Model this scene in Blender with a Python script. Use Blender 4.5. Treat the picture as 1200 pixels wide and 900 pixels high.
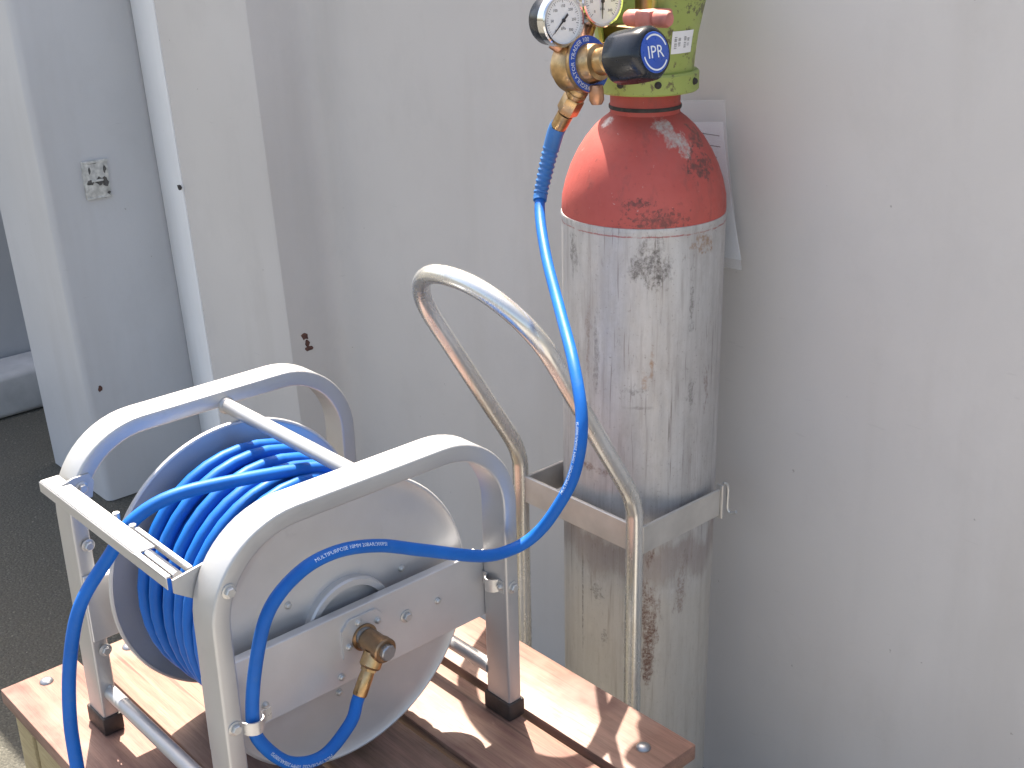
import bpy, bmesh, math, random
from mathutils import Vector, Matrix, Quaternion
random.seed(7)
R = math.radians
S = bpy.context.scene
COL = S.collection
for o in list(bpy.data.objects): bpy.data.objects.remove(o)

# ------------------------------------------------------------------ camera
# axes: x along the bench slats, y towards the steel wall, z up; z = 0 is the bench top, the ground is GZ
GZ = -0.52
cam = bpy.data.objects.new('camera', bpy.data.cameras.new('camera'))
COL.objects.link(cam); S.camera = cam
cam.data.sensor_width = 36.0
cam.data.lens = 36.0 * 1461.7 / 1200.0
cam.data.clip_start = 0.02; cam.data.clip_end = 300
pitch, roll, head = 0.375, -0.0237, R(138.2702)
fw = Vector((math.cos(head)*math.cos(pitch), math.sin(head)*math.cos(pitch), -math.sin(pitch)))
rt = fw.cross(Vector((0, 0, 1))).normalized(); up = rt.cross(fw)
rt2 = rt*math.cos(roll) + up*math.sin(roll); up2 = -rt*math.sin(roll) + up*math.cos(roll)
cm = Matrix((rt2, up2, -fw)).transposed().to_4x4(); cm.translation = (0.9277, -0.4498, 0.915)
cam.matrix_world = cm
S.render.resolution_x, S.render.resolution_y = 1024, 768

# ------------------------------------------------------------------ sky, sun, exposure
SUN_EL, SUN_AZ = R(61), R(150)              # azimuth measured from +x towards +y
sdir = Vector((math.cos(SUN_AZ)*math.cos(SUN_EL), math.sin(SUN_AZ)*math.cos(SUN_EL), math.sin(SUN_EL)))
W = bpy.data.worlds.new('World'); S.world = W; W.use_nodes = True
nt = W.node_tree; bg = nt.nodes['Background']
sky = nt.nodes.new('ShaderNodeTexSky'); sky.sky_type = 'NISHITA'; sky.sun_disc = False
sky.sun_elevation = SUN_EL; sky.sun_rotation = math.pi/2 - SUN_AZ
sky.air_density = 1.0; sky.dust_density = 4.0; sky.ozone_density = 1.0
nt.links.new(sky.outputs[0], bg.inputs[0]); bg.inputs[1].default_value = 0.12
sl = bpy.data.lights.new('sun', 'SUN'); sl.energy = 5.0; sl.angle = R(0.53); sl.color = (1.0, 0.97, 0.935)
so = bpy.data.objects.new('sun', sl); COL.objects.link(so)
so.rotation_euler = sdir.to_track_quat('Z', 'Y').to_euler(); so.location = sdir*8
S.view_settings.view_transform = 'Standard'; S.view_settings.look = 'None'
S.view_settings.gamma = 1.0; S.view_settings.exposure = 1.78
S.view_settings.use_white_balance = True; S.view_settings.white_balance_temperature = 7350; S.view_settings.white_balance_tint = 10
S.view_settings.use_curve_mapping = False

# ------------------------------------------------------------------ material helpers
class N:
    def __init__(s, name):
        s.m = bpy.data.materials.new(name); s.m.use_nodes = True; s.t = s.m.node_tree
        s.b = s.t.nodes['Principled BSDF']; s.tc = s.t.nodes.new('ShaderNodeTexCoord')
    def n(s, typ, **kw):
        d = s.t.nodes.new('ShaderNode'+typ)
        for k, v in kw.items(): setattr(d, k, v)
        return d
    def l(s, a, b): s.t.links.new(a, b)
    def set(s, **kw):
        for k, v in kw.items():
            i = s.b.inputs[k.replace('_', ' ')]
            if hasattr(v, 'is_linked'): s.l(v, i)
            else: i.default_value = (*v, 1) if isinstance(v, tuple) and len(v) == 3 else v
        return s
    def coord(s, scale=(1, 1, 1), loc=(0, 0, 0), rot=(0, 0, 0)):
        m = s.n('Mapping'); m.inputs['Scale'].default_value = scale; m.inputs['Location'].default_value = loc
        m.inputs['Rotation'].default_value = rot
        s.l(s.tc.outputs['Object'], m.inputs[0]); return m.outputs[0]
    def noise(s, scale, detail=4, rough=.55, c=None, dist=0):
        d = s.n('TexNoise'); d.inputs['Scale'].default_value = scale; d.inputs['Detail'].default_value = detail
        d.inputs['Roughness'].default_value = rough; d.inputs['Distortion'].default_value = dist
        s.l(c if c is not None else s.tc.outputs['Object'], d.inputs['Vector']); return d.outputs[0]
    def rng(s, v, a, b, lo=0., hi=1.):
        d = s.n('MapRange'); d.inputs[1].default_value = a; d.inputs[2].default_value = b
        d.inputs[3].default_value = lo; d.inputs[4].default_value = hi; s.l(v, d.inputs[0]); return d.outputs[0]
    def math(s, op, a, b=0.):
        d = s.n('Math', operation=op)
        for i, v in ((0, a), (1, b)):
            if hasattr(v, 'is_linked'): s.l(v, d.inputs[i])
            else: d.inputs[i].default_value = v
        return d.outputs[0]
    def mix(s, f, a, b, blend='MIX'):
        d = s.n('Mix', data_type='RGBA', blend_type=blend)
        for i, v in ((0, f), (6, a), (7, b)):
            if hasattr(v, 'is_linked'): s.l(v, d.inputs[i])
            else: d.inputs[i].default_value = (*v, 1) if isinstance(v, tuple) else v
        return d.outputs[2]
    def bump(s, h, strength=.2, dist=.002):
        d = s.n('Bump'); d.inputs['Strength'].default_value = strength; d.inputs['Distance'].default_value = dist
        s.l(h, d.inputs['Height']); s.l(d.outputs[0], s.b.inputs['Normal']); return s
    def spot(s, c, rad, nscale=40, amp=.8, soft=.25, stretch=(1, 1, 1)):
        """mask of an irregular stain round the point c (object space) with radii rad"""
        m = s.n('Mapping', vector_type='TEXTURE'); m.inputs['Location'].default_value = c; m.inputs['Scale'].default_value = rad
        s.l(s.tc.outputs['Object'], m.inputs[0])
        ln = s.n('VectorMath', operation='LENGTH'); s.l(m.outputs[0], ln.inputs[0])
        no = s.noise(nscale, 6, .7, s.coord(stretch))
        v = s.math('ADD', ln.outputs['Value'], s.rng(no, .3, .7, -amp, amp))
        return s.rng(v, 1-soft, 1.0, 1, 0)

def plain(name, base, rough=.5, metal=0., var=.12, vscale=30, bump=0., bscale=200, coat=0.):
    k = N(name); n = k.noise(vscale, 5)
    dark = tuple(c*(1-var) for c in base); lite = tuple(min(1, c*(1+var)) for c in base)
    k.set(Base_Color=k.mix(k.rng(n, .3, .7), dark, lite), Metallic=metal, Coat_Weight=coat,
          Roughness=k.rng(k.noise(vscale*2.3, 4), .3, .7, max(.02, rough-.07), rough+.07))
    if bump: k.bump(k.noise(bscale, 3), bump, .001)
    return k.m

M = {}
# light grey gloss paint of the steel walls
def wallmat(name, base):
    k = N(name)
    big = k.noise(1.6, 3); st = k.noise(5, 5, .6, k.coord((1, 1, .12))); fine = k.noise(160, 3)
    c = k.mix(k.rng(big, .3, .7), tuple(v*.93 for v in base), tuple(min(1, v*1.05) for v in base))
    c = k.mix(k.rng(st, .54, .78, 0, .26), c, (base[0]*.62, base[1]*.58, base[2]*.52))
    sm = k.noise(9, 7, .75, k.coord((1, 1, .7), (3, 3, 3))); c = k.mix(k.rng(sm, .50, .78, 0, .20), c, tuple(v*.70 for v in base))
    sc = k.noise(1, 2, .5, k.coord((16, 16, 130), (1, 7, 2))); c = k.mix(k.rng(sc, .745, .77, 0, .16), c, tuple(v*.6 for v in base))
    sp = k.noise(70, 2, .5); c = k.mix(k.rng(sp, .775, .80, 0, .5), c, (.16, .14, .12))
    k.set(Base_Color=c, Roughness=k.rng(big, .3, .7, .34, .46), Specular_IOR_Level=.45)
    k.bump(k.math('ADD', k.math('MULTIPLY', k.noise(3.5, 2), 6.), k.math('MULTIPLY', fine, .35)), .16, .004)
    return k.m
M['wall'] = wallmat('grey_wall_paint', (.545, .52, .502))
M['wall_strip'] = wallmat('strip_painted_bright', (.86, .86, .86))  # lighter base stands in for the brighter light on this strip
M['wall_blue'] = wallmat('blue_grey_wall_paint', (.54, .54, .55))
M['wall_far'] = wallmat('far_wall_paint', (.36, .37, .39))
M['concrete'] = plain('plinth_concrete', (.42, .42, .42), .8, 0, .15, 12, .3, 90)
M['grit'] = plain('grit_stone', (.17, .16, .135), .9, 0, .5, 25)
M['bounce_slab_concrete'] = plain('bounce_slab_concrete', (.245, .235, .22), .85, 0, .18, 7, .4, 120)
def asphalt():
    k = N('asphalt')
    v = k.n('TexVoronoi'); v.inputs['Scale'].default_value = 120; k.l(k.tc.outputs['Object'], v.inputs['Vector'])
    n = k.noise(240, 5, .75); b = k.noise(3, 4)
    c = k.mix(k.rng(n, .35, .7), (.036, .036, .029), (.140, .134, .110))
    c = k.mix(k.rng(v.outputs['Distance'], .0, .35, .55, 0), c, (.22, .21, .18))
    c = k.mix(k.rng(b, .35, .7, 0, .3), c, (.085, .08, .07))
    k.set(Base_Color=c, Roughness=.9); k.bump(k.math('ADD', v.outputs['Distance'], n), .9, .004); return k.m
M['asphalt'] = asphalt()
def wood(name, a, b, seed):
    k = N(name)
    c0 = k.coord((1.2, 16, 16), (seed, seed*2, 0)); g = k.noise(4.5, 6, .6, c0, .6)
    fine = k.noise(30, 4, .6, k.coord((1, 22, 22), (seed, 0, 0)))
    c = k.mix(k.rng(g, .3, .68), a, b)
    c = k.mix(k.rng(fine, .5, .75, 0, .5), c, tuple(x*.55 for x in a))
    kn = k.noise(6, 2, .5, k.coord((1, 2.2, 1), (seed*3, 1, 0))); c = k.mix(k.rng(kn, .62, .72, 0, .75), c, (.075, .028, .024))
    sp = k.noise(1, 3, .5, k.coord((2.2, 95, 95), (seed, seed, 1))); c = k.mix(k.rng(sp, .66, .70, 0, .7), c, (.06, .03, .025))
    pa = k.noise(9, 4, .6); c = k.mix(k.rng(pa, .45, .72, 0, .55), c, (.31, .22, .18))
    k.set(Base_Color=c, Roughness=k.rng(fine, .3, .7, .42, .62), Specular_IOR_Level=.4)
    k.bump(k.math('ADD', fine, k.math('MULTIPLY', g, .6)), .25, .0012); return k.m
WOODS = [wood('stained_slat_wood_%d' % i, (.130+.014*(i % 2), .064+.007*(i % 3), .052), (.255, .142+.010*(i % 2), .108), 1.7*i+.4) for i in range(5)]
M['frame_wood'] = wood('frame_wood', (.24, .19, .10), (.36, .30, .17), 9.1)
def silver(name, base, rough, metal, brushed=0):
    k = N(name); n = k.noise(14, 5, .6); f = k.noise(500, 2)
    c = k.mix(k.rng(n, .3, .72), tuple(v*.90 for v in base), base)
    d = k.noise(40, 6, .7); c = k.mix(k.rng(d, .62, .8, 0, .35), c, tuple(v*.55 for v in base))
    k.set(Base_Color=c, Metallic=metal, Roughness=k.rng(n, .3, .7, rough-.05, rough+.07))
    k.bump(f, .08, .0006); return k.m
M['silver'] = silver('silver_powder_coat', (.45, .455, .46), .40, .58)
M['flange'] = silver('zinc_sheet', (.54, .545, .555), .42, .45)
M['plate'] = silver('grey_plate_steel', (.56, .565, .575), .38, .5)
M['bolt'] = plain('zinc_bolt', (.50, .50, .49), .34, .6, .15, 60)
M['rubber'] = plain('dark_rubber_foot', (.035, .026, .023), .6, 0, .3, 60, .2)
def zinc():
    k = N('yellow_zinc_plate'); n = k.noise(9, 4, .6, k.coord((1, 1, .5))); f = k.noise(60, 5, .65, k.coord((1, 1, .25)))
    c = k.mix(k.rng(n, .38, .66), (.70, .705, .70), (.63, .60, .53))
    c = k.mix(k.rng(f, .55, .75, 0, .45), c, (.44, .40, .41))
    k.set(Base_Color=c, Metallic=.72, Roughness=k.rng(f, .3, .7, .18, .32)); k.bump(f, .06, .001); return k.m
M['zinc'] = zinc()
M['zinc_bar'] = plain('dull_zinc_bar', (.53, .505, .47), .45, .55, .14, 18, .1)
M['brass'] = plain('brass', (.47, .31, .16), .33, 1., .30, 70, .15)
M['brass_old'] = plain('brown_bronze', (.27, .175, .105), .36, .95, .25, 50, .1)
M['copper'] = plain('coppery_brass', (.50, .26, .16), .36, .9, .25, 55, .1)
M['chrome'] = plain('chrome_bezel', (.72, .72, .72), .12, 1., .05, 30)
M['black'] = plain('black_plastic', (.008, .011, .017), .24, 0, .2, 30, .04)
M['steel_dark'] = plain('grey_steel', (.30, .31, .33), .38, .9, .15, 60)
M['dial'] = plain('dial_face', (.80, .79, .78), .35, 0, .03, 30)
M['ink'] = plain('black_ink', (.03, .03, .035), .5, 0, .1, 30)
M['white_ink'] = plain('white_print', (.78, .80, .82), .5, 0, .05, 30)
M['blue_print'] = plain('blue_print', (.025, .09, .42), .3, 0, .1, 40)
M['hose_print'] = plain('pale_hose_print', (.50, .60, .72), .5, 0, .2, 300)
def hose():
    k = N('blue_hose_rubber'); n = k.noise(18, 4); f = k.noise(260, 3)
    c = k.mix(k.rng(n, .3, .7), (.0015, .092, .36), (.002, .118, .45))
    d = k.noise(60, 5, .7); c = k.mix(k.rng(d, .56, .78, 0, .35), c, (.06, .15, .30))
    k.set(Base_Color=c, Roughness=k.rng(d, .3, .7, .42, .56), Specular_IOR_Level=.22); k.bump(f, .05, .0006); return k.m
M['hose'] = hose()
M['sleeve'] = plain('blue_sleeve', (.02, .13, .36), .45, 0, .15, 60, .05)
M['paper'] = plain('paper', (.74, .74, .75), .7, 0, .04, 30)
M['grime'] = plain('torn_grime', (.035, .03, .028), .8, 0, .4, 90, .5, 300)
M['tear'] = plain('dark_torn_paint', (.085, .08, .075), .8, 0, .5, 140, .5, 300)
M['chip'] = plain('chipped_rust', (.10, .045, .035), .85, 0, .5, 120, .5, 300)
M['bare'] = plain('scratched_bare_paint', (.52, .51, .48), .55, 0, .35, 70, .5, 150)
def film():
    k = N('clear_film'); k.set(Base_Color=(.75, .77, .80), Roughness=.18, Alpha=.22); return k.m
M['film'] = film()
def body_paint():
    k = N('weathered_silver_cylinder')
    st = k.noise(9, 6, .65, k.coord((9, 9, .7))); bl = k.noise(7, 5, .6); fi = k.noise(120, 5, .7, k.coord((1, 1, .35)))
    c = k.mix(k.rng(st, .32, .7), (.42, .41, .405), (.55, .54, .535))
    c = k.mix(k.rng(bl, .46, .68, 0, .4), c, (.46, .425, .405))
    c = k.mix(k.rng(k.noise(22, 8, .72, k.coord((3.2, 3.2, .55))), .66, .76, 0, .45), c, (.36, .31, .28))
    c = k.mix(k.rng(k.noise(55, 8, .75, k.coord((1.6, 1.6, .6), (3, 1, 2))), .70, .74, 0, .6), c, (.20, .16, .15))
    c = k.mix(k.rng(fi, .62, .74, 0, .6), c, (.20, .17, .16))
    vs = k.noise(1, 5, .7, k.coord((95, 95, 5))); c = k.mix(k.rng(vs, .54, .72, 0, .6), c, (.27, .235, .22))
    sc_ = k.noise(1, 3, .6, k.coord((240, 240, 9), (2, 5, 1))); c = k.mix(k.rng(sc_, .62, .70, 0, .65), c, (.17, .14, .13))
    mt = k.noise(28, 7, .78, k.coord((1, 1, .6), (8, 3, 4))); c = k.mix(k.rng(mt, .45, .68, 0, .42), c, (.33, .30, .285))
    pt = k.noise(330, 3, .6); c = k.mix(k.rng(pt, .64, .70, 0, .5), c, (.20, .17, .155))
    rust, dark, brown = (.27, .13, .045), (.085, .075, .07), (.16, .085, .065)
    # overspray and scuffed red under the seam
    sx0 = k.n('SeparateXYZ'); k.l(k.tc.outputs['Object'], sx0.inputs[0])
    zr = k.math('ADD', sx0.outputs[2], k.rng(k.noise(45, 5, .7), .3, .7, -.0010, .0010))
    c = k.mix(k.math('MULTIPLY', k.math('MULTIPLY', k.math('MULTIPLY', k.rng(zr, .5412, .5420), k.rng(zr, .5430, .5438, 1, 0)), k.rng(k.noise(35, 6, .75), .42, .52)), .8), c, (.33, .09, .08))
    # grime band where the trolley strap has rubbed
    sx = k.n('SeparateXYZ'); k.l(k.tc.outputs['Object'], sx.inputs[0])
    zz = k.math('ADD', sx.outputs[2], k.rng(k.noise(18, 6, .7, k.coord((1, 1, .3))), .3, .7, -.025, .025))
    band = k.math('MULTIPLY', k.rng(zz, .085, .105), k.rng(zz, .135, .150, 1, 0))
    c = k.mix(k.math('MULTIPLY', band, .55), c, (.25, .19, .165))
    lower = k.rng(zz, .12, .06); c = k.mix(k.math('MULTIPLY', lower, .45), c, (.56, .51, .42))
    for q, rad, col, ns, am, stt, op in (
        ((.073, -.068, .515), (.022, .022, .026), dark, 70, 1.1, (1, 1, .5), .85),
        ((.080, -.060, .500), (.016, .016, .018), dark, 110, 1.3, (1, 1, .5), .7),
        ((.0997, -.007, .530), (.022, .022, .012), rust, 80, 1.2, (1, 1, 1), .8),
        ((-.0235, -.097, .512), (.007, .007, .034), dark, 70, 1.1, (1, 1, .3), .7),
        ((.076, -.065, .385), (.003, .003, .020), rust, 120, 1.0, (1, 1, 1), .8),
        ((.070, -.071, .367), (.004, .004, .016), rust, 120, 1.2, (1, 1, 1), .6),
        ((.098, -.020, .465), (.004, .004, .040), dark, 140, 1.2, (1, 1, .5), .6),
        ((.0995, .010, .345), (.005, .005, .030), brown, 140, 1.2, (1, 1, .4), .6),
        ((.098, -.018, .345), (.005, .005, .022), dark, 140, 1.2, (1, 1, .4), .6),
        ((.005, -.100, .240), (.024, .024, .006), brown, 50, .9, (1, 1, 1), .85),
        ((.0765, -.064, .015), (.013, .013, .095), brown, 55, .95, (1, 1, .4), 1.0),
        ((.0775, -.063, -.010), (.008, .008, .070), brown, 90, .7, (1, 1, .5), 1.0),
        ((.082, -.057, .045), (.010, .010, .045), brown, 90, 1.3, (1, 1, .3), .6),
        ((.097, -.022, .075), (.012, .012, .035), brown, 100, 1.2, (1, 1, .3), .6),
        ((-.006, -.0998, .03), (.0018, .0018, .10), dark, 40, .7, (1, 1, .3), .8),
        ((.019, -.098, .065), (.008, .008, .014), dark, 150, 1.2, (1, 1, 1), .7),
        ((.030, -.095, .000), (.006, .006, .010), dark, 150, 1.0, (1, 1, 1), .6),
        ((.062, -.078, .352), (.016, .016, .006), dark, 160, 1.2, (1, 1, .6), .5),
        ((.066, -.075, .330), (.020, .020, .003), dark, 120, .8, (1, 1, 1), .5),
        ((.004, -.100, .400), (.004, .004, .07), brown, 90, 1.2, (1, 1, .2), .55),
        ((.016, -.0985, .380), (.004, .004, .05), dark, 90, 1.2, (1, 1, .2), .5)):
        c = k.mix(k.math('MULTIPLY', k.math('MULTIPLY', k.spot(q, rad, ns, am, .6, stt), k.rng(k.noise(240, 5, .75), .34, .62)), op), c, col)
    k.set(Base_Color=c, Metallic=.38, Roughness=k.rng(fi, .3, .7, .40, .60)); k.bump(k.math('ADD', st, k.math('MULTIPLY', fi, .5)), .14, .0015); return k.m
M['cyl'] = body_paint()
def red_paint():
    k = N('chipped_red_paint')
    n = k.noise(10, 5, .6); f = k.noise(90, 6, .72)
    c = k.mix(k.rng(n, .3, .7), (.38, .064, .052), (.48, .100, .082))
    c = k.mix(k.rng(f, .60, .72, 0, .65), c, (.17, .06, .055))
    c = k.mix(k.rng(k.noise(16, 6, .7, k.coord((1, 1, .4), (7, 1, 3))), .52, .72, 0, .5), c, (.27, .085, .075))
    c = k.mix(k.rng(k.noise(140, 4, .7, k.coord((1, 1, 1), (4, 2, 1))), .68, .71, 0, .6), c, (.50, .36, .33))
    sk = k.noise(1, 5, .7, k.coord((60, 60, 12))); c = k.mix(k.rng(sk, .56, .72, 0, .55), c, (.19, .07, .06))
    for q, rad, col, ns, am in (
        ((.055, -.021, .652), (.021, .013, .028), (.42, .40, .36), 70, .55),
        ((.064, -.010, .632), (.019, .012, .022), (.42, .40, .36), 70, .6),
        ((-.015, -.045, .660), (.010, .012, .008), (.74, .72, .70), 60, .4),
        ((.083, .008, .618), (.020, .022, .016), (.07, .05, .045), 90, 1.3),
        ((.066, .018, .645), (.012, .014, .030), (.10, .06, .05), 90, 1.1),
        ((.057, -.076, .580), (.016, .016, .006), (.12, .05, .045), 170, 1.3),
        ((.075, -.060, .562), (.030, .030, .010), (.13, .055, .05), 190, 1.5)):
        c = k.mix(k.math('MULTIPLY', k.math('MULTIPLY', k.spot(q, rad, ns, am, .35), k.rng(k.noise(200, 5, .75), .30, .58)), .85), c, col)
    k.set(Base_Color=c, Roughness=k.rng(f, .3, .7, .5, .7), Specular_IOR_Level=.35); k.bump(f, .25, .0015); return k.m
M['red'] = red_paint()
def green_paint():
    k = N('chipped_lime_paint'); n = k.noise(9, 4); f = k.noise(70, 6, .7)
    c = k.mix(k.rng(n, .3, .7), (.27, .33, .080), (.34, .40, .115))
    c = k.mix(k.rng(f, .58, .63, 0, .85), c, (.10, .07, .04))
    c = k.mix(k.rng(k.noise(30, 6, .7, k.coord((1, 1, 1), (5, 5, 5))), .60, .66, 0, .75), c, (.16, .15, .05))
    for q, rad in (((.058, .028, .790), (.030, .030, .006)), ((.054, .036, .800), (.030, .030, .005)), ((.064, -.010, .815), (.012, .012, .012))):
        c = k.mix(k.math('MULTIPLY', k.spot(q, rad, 120, 1.2, .4), .8), c, (.07, .06, .035))
    k.set(Base_Color=c, Roughness=.45); k.bump(f, .15, .0012); return k.m
M['green'] = green_paint()
M['handle_red'] = plain('worn_pink_red_plastic', (.48, .16, .13), .5, 0, .25, 60, .1)

# ------------------------------------------------------------------ mesh helpers (all coordinates are world coordinates)
BASE = {}
def tag(o, label, cat=None, group=None, kind=None):
    o['label'] = label
    if cat: o['category'] = cat
    if group: o['group'] = group
    if kind: o['kind'] = kind
    return o
def thing(name, label, cat, loc, group=None):
    o = bpy.data.objects.new(name, None); COL.objects.link(o); o.location = loc; o.empty_display_size = .05
    BASE[o.name] = Vector(loc); return tag(o, label, cat, group)
def finish(me, m, angle=35):
    me.materials.append(M[m] if isinstance(m, str) else m)
    me.polygons.foreach_set('use_smooth', [True]*len(me.polygons)); me.set_sharp_from_angle(angle=R(angle)); me.update()
def obj(name, bm, m, parent=None, origin=None, angle=35):
    base = BASE[parent.name] if parent else Vector(origin or (0, 0, 0))
    bmesh.ops.recalc_face_normals(bm, faces=bm.faces)
    bmesh.ops.translate(bm, verts=bm.verts, vec=-base)
    me = bpy.data.meshes.new(name); bm.to_mesh(me); bm.free(); finish(me, m, angle)
    o = bpy.data.objects.new(name, me); COL.objects.link(o)
    if parent: o.parent = parent
    else: o.location = base
    BASE[o.name] = base
    return o
def place(name, me, parent, mat4):
    """a part that shares mesh data: mat4 is its world matrix"""
    o = bpy.data.objects.new(name, me); COL.objects.link(o); o.parent = parent
    o.matrix_basis = Matrix.Translation(-BASE[parent.name]) @ mat4; BASE[o.name] = BASE[parent.name]; return o
def NB(): return bmesh.new()
def box(bm, a, b, bev=0., seg=2, mat=None):
    a, b = Vector(a), Vector(b)
    g = bmesh.ops.create_cube(bm, size=1.0); vs = g['verts']
    for v in vs: v.co = Vector((a[i] + (v.co[i]+.5)*(b[i]-a[i]) for i in range(3)))
    if bev:
        es = list({e for v in vs for e in v.link_edges})
        r = bmesh.ops.bevel(bm, geom=es, offset=bev, segments=seg, affect='EDGES', profile=.5)
        vs = list({v for f in r['faces'] for v in f.verts})
    if mat: bmesh.ops.transform(bm, matrix=mat, verts=vs)
    return vs
def axis_mat(o, d, upv=(0, 0, 1)):
    """local z goes to direction d at o"""
    d = Vector(d).normalized(); u = Vector(upv)
    if abs(d.dot(u)) > .98: u = Vector((1, 0, 0))
    x = u.cross(d).normalized(); y = d.cross(x)
    m = Matrix((x, y, d)).transposed().to_4x4(); m.translation = o; return m
def lathe(bm, prof, mat, n=32, caps=True, fn=None):
    rings = []
    for r, z in prof:
        ring = []
        for i in range(n):
            a = 2*math.pi*i/n; rr = r*(fn(a, z) if fn else 1)
            ring.append(bm.verts.new(mat @ Vector((rr*math.cos(a), rr*math.sin(a), z))))
        rings.append(ring)
    for p, q in zip(rings, rings[1:]):
        for i in range(n): bm.faces.new((p[i], p[(i+1) % n], q[(i+1) % n], q[i]))
    if caps:
        bm.faces.new(rings[0][::-1]); bm.faces.new(rings[-1])
    return rings
def catmull(pts, step=.006):
    pts = [Vector(p) for p in pts]; P = [2*pts[0]-pts[1]] + pts + [2*pts[-1]-pts[-2]]; out = []
    for i in range(1, len(P)-2):
        n = max(2, int((P[i+1]-P[i]).length/step)); a, b, c, d = P[i-1:i+3]
        for k in range(n):
            t = k/n
            out.append(.5*((2*b) + (c-a)*t + (2*a-5*b+4*c-d)*t*t + (3*b-a-3*c+d)*t**3))
    out.append(pts[-1]); return out
def frames(path):
    T = [(path[min(i+1, len(path)-1)]-path[max(i-1, 0)]).normalized() for i in range(len(path))]
    u = Vector((0, 0, 1)) if abs(T[0].z) < .9 else Vector((1, 0, 0))
    n = (u - T[0]*u.dot(T[0])).normalized(); out = []
    for t in T:
        n = (n - t*n.dot(t)).normalized(); out.append((t, n, t.cross(n)))
    return out
def tube(bm, path, r, n=14, caps=True):
    F = frames(path); rings = []
    for i, (p, (t, a, b)) in enumerate(zip(path, F)):
        rr = r(i/(len(path)-1)) if callable(r) else r
        rings.append([bm.verts.new(p + rr*(math.cos(2*math.pi*k/n)*a + math.sin(2*math.pi*k/n)*b)) for k in range(n)])
    for p, q in zip(rings, rings[1:]):
        for i in range(n): bm.faces.new((p[i], p[(i+1) % n], q[(i+1) % n], q[i]))
    if caps: bm.faces.new(rings[0][::-1]); bm.faces.new(rings[-1])
def rrect(w, h, r, n=3):
    out = []
    for cx, cy, a0 in ((w/2-r, h/2-r, 0), (-w/2+r, h/2-r, 90), (-w/2+r, -h/2+r, 180), (w/2-r, -h/2+r, 270)):
        for i in range(n+1):
            a = R(a0+90*i/n); out.append((cx+r*math.cos(a), cy+r*math.sin(a)))
    return out
def sweep_plane(bm, path, sec, side):
    """sweep a section (side axis, in-plane normal) along a path that lies in the plane whose normal is side"""
    side = Vector(side); rings = []
    for i, p in enumerate(path):
        t = (path[min(i+1, len(path)-1)]-path[max(i-1, 0)]).normalized(); nn = t.cross(side)
        rings.append([bm.verts.new(p + side*a + nn*b) for a, b in sec])
    n = len(sec)
    for p, q in zip(rings, rings[1:]):
        for i in range(n): bm.faces.new((p[i], p[(i+1) % n], q[(i+1) % n], q[i]))
    bm.faces.new(rings[0][::-1]); bm.faces.new(rings[-1])
def prism(bm, poly, a, b, fn):
    """poly of 2-d points, extruded between a and b; fn(u, v, w) gives the world point"""
    p = [bm.verts.new(fn(u, v, a)) for u, v in poly]; q = [bm.verts.new(fn(u, v, b)) for u, v in poly]
    n = len(poly); bm.faces.new(p[::-1]); bm.faces.new(q)
    for i in range(n): bm.faces.new((p[i], p[(i+1) % n], q[(i+1) % n], q[i]))
def fontmesh(txt, size=1.0):
    cu = bpy.data.curves.new('t', 'FONT'); cu.body = txt; cu.size = size; cu.align_x = 'CENTER'; cu.align_y = 'CENTER'; cu.resolution_u = 2
    o = bpy.data.objects.new('t', cu); COL.objects.link(o); dg = bpy.context.evaluated_depsgraph_get()
    me = bpy.data.meshes.new_from_object(o.evaluated_get(dg)); bpy.data.objects.remove(o); bpy.data.curves.remove(cu); return me
def text_on(name, txt, size, fn, m, parent, thick=None):
    """flat print laid on a surface: fn(u, v) -> world point"""
    me = fontmesh(txt, size); bm = NB(); bm.from_mesh(me); bpy.data.meshes.remove(me)
    bmesh.ops.triangulate(bm, faces=bm.faces)
    for v in bm.verts: v.co = Vector(fn(v.co.x, v.co.y))
    return obj(name, bm, m, parent)
def shared(name, build, m, angle=35):
    bm = NB(); build(bm); bmesh.ops.recalc_face_normals(bm, faces=bm.faces)
    me = bpy.data.meshes.new(name); bm.to_mesh(me); bm.free(); finish(me, m, angle); return me
def b_bolt(bm):
    I = Matrix.Identity(4)
    lathe(bm, [(.0075, 0), (.0075, .0012), (.0068, .0015)], I, 20)
    lathe(bm, [(.0054, .0012), (.0054, .0048), (.0044, .0058)], I, 6)
def b_small(bm):
    I = Matrix.Identity(4)
    lathe(bm, [(.0042, 0), (.0042, .0010), (.0036, .0014), (.0034, .0028), (.0020, .0040)], I, 12)
def b_dome(bm):
    lathe(bm, [(.0088, 0), (.0088, .001), (.0075, .0030), (.0045, .0048), (.0012, .0054)], Matrix.Identity(4), 20)
ME_GBOLT = shared('bolt', b_small, 'grime', 30)
ME_BOLT = shared('bolt', b_bolt, 'bolt'); ME_RIVET = shared('rivet', b_small, 'bolt', 30); ME_DOME = shared('coach_bolt', b_dome, 'steel_dark', 50)

# ------------------------------------------------------------------ ground
bm = NB(); bmesh.ops.create_grid(bm, x_segments=8, y_segments=8, size=40, matrix=Matrix.Translation((0, 0, GZ)))
g = obj('ground', bm, 'asphalt', origin=(0, 0, GZ)); g['kind'] = 'structure'

bm = NB(); box(bm, (-.30, -3.2, GZ-.05), (4.5, .955, GZ+.004), .003)  # unseen slab, added to bounce warm light onto lower wall and cylinder
g = obj('added_bounce_slab', bm, 'bounce_slab_concrete', origin=(0, 0, GZ)); g['kind'] = 'structure'

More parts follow.
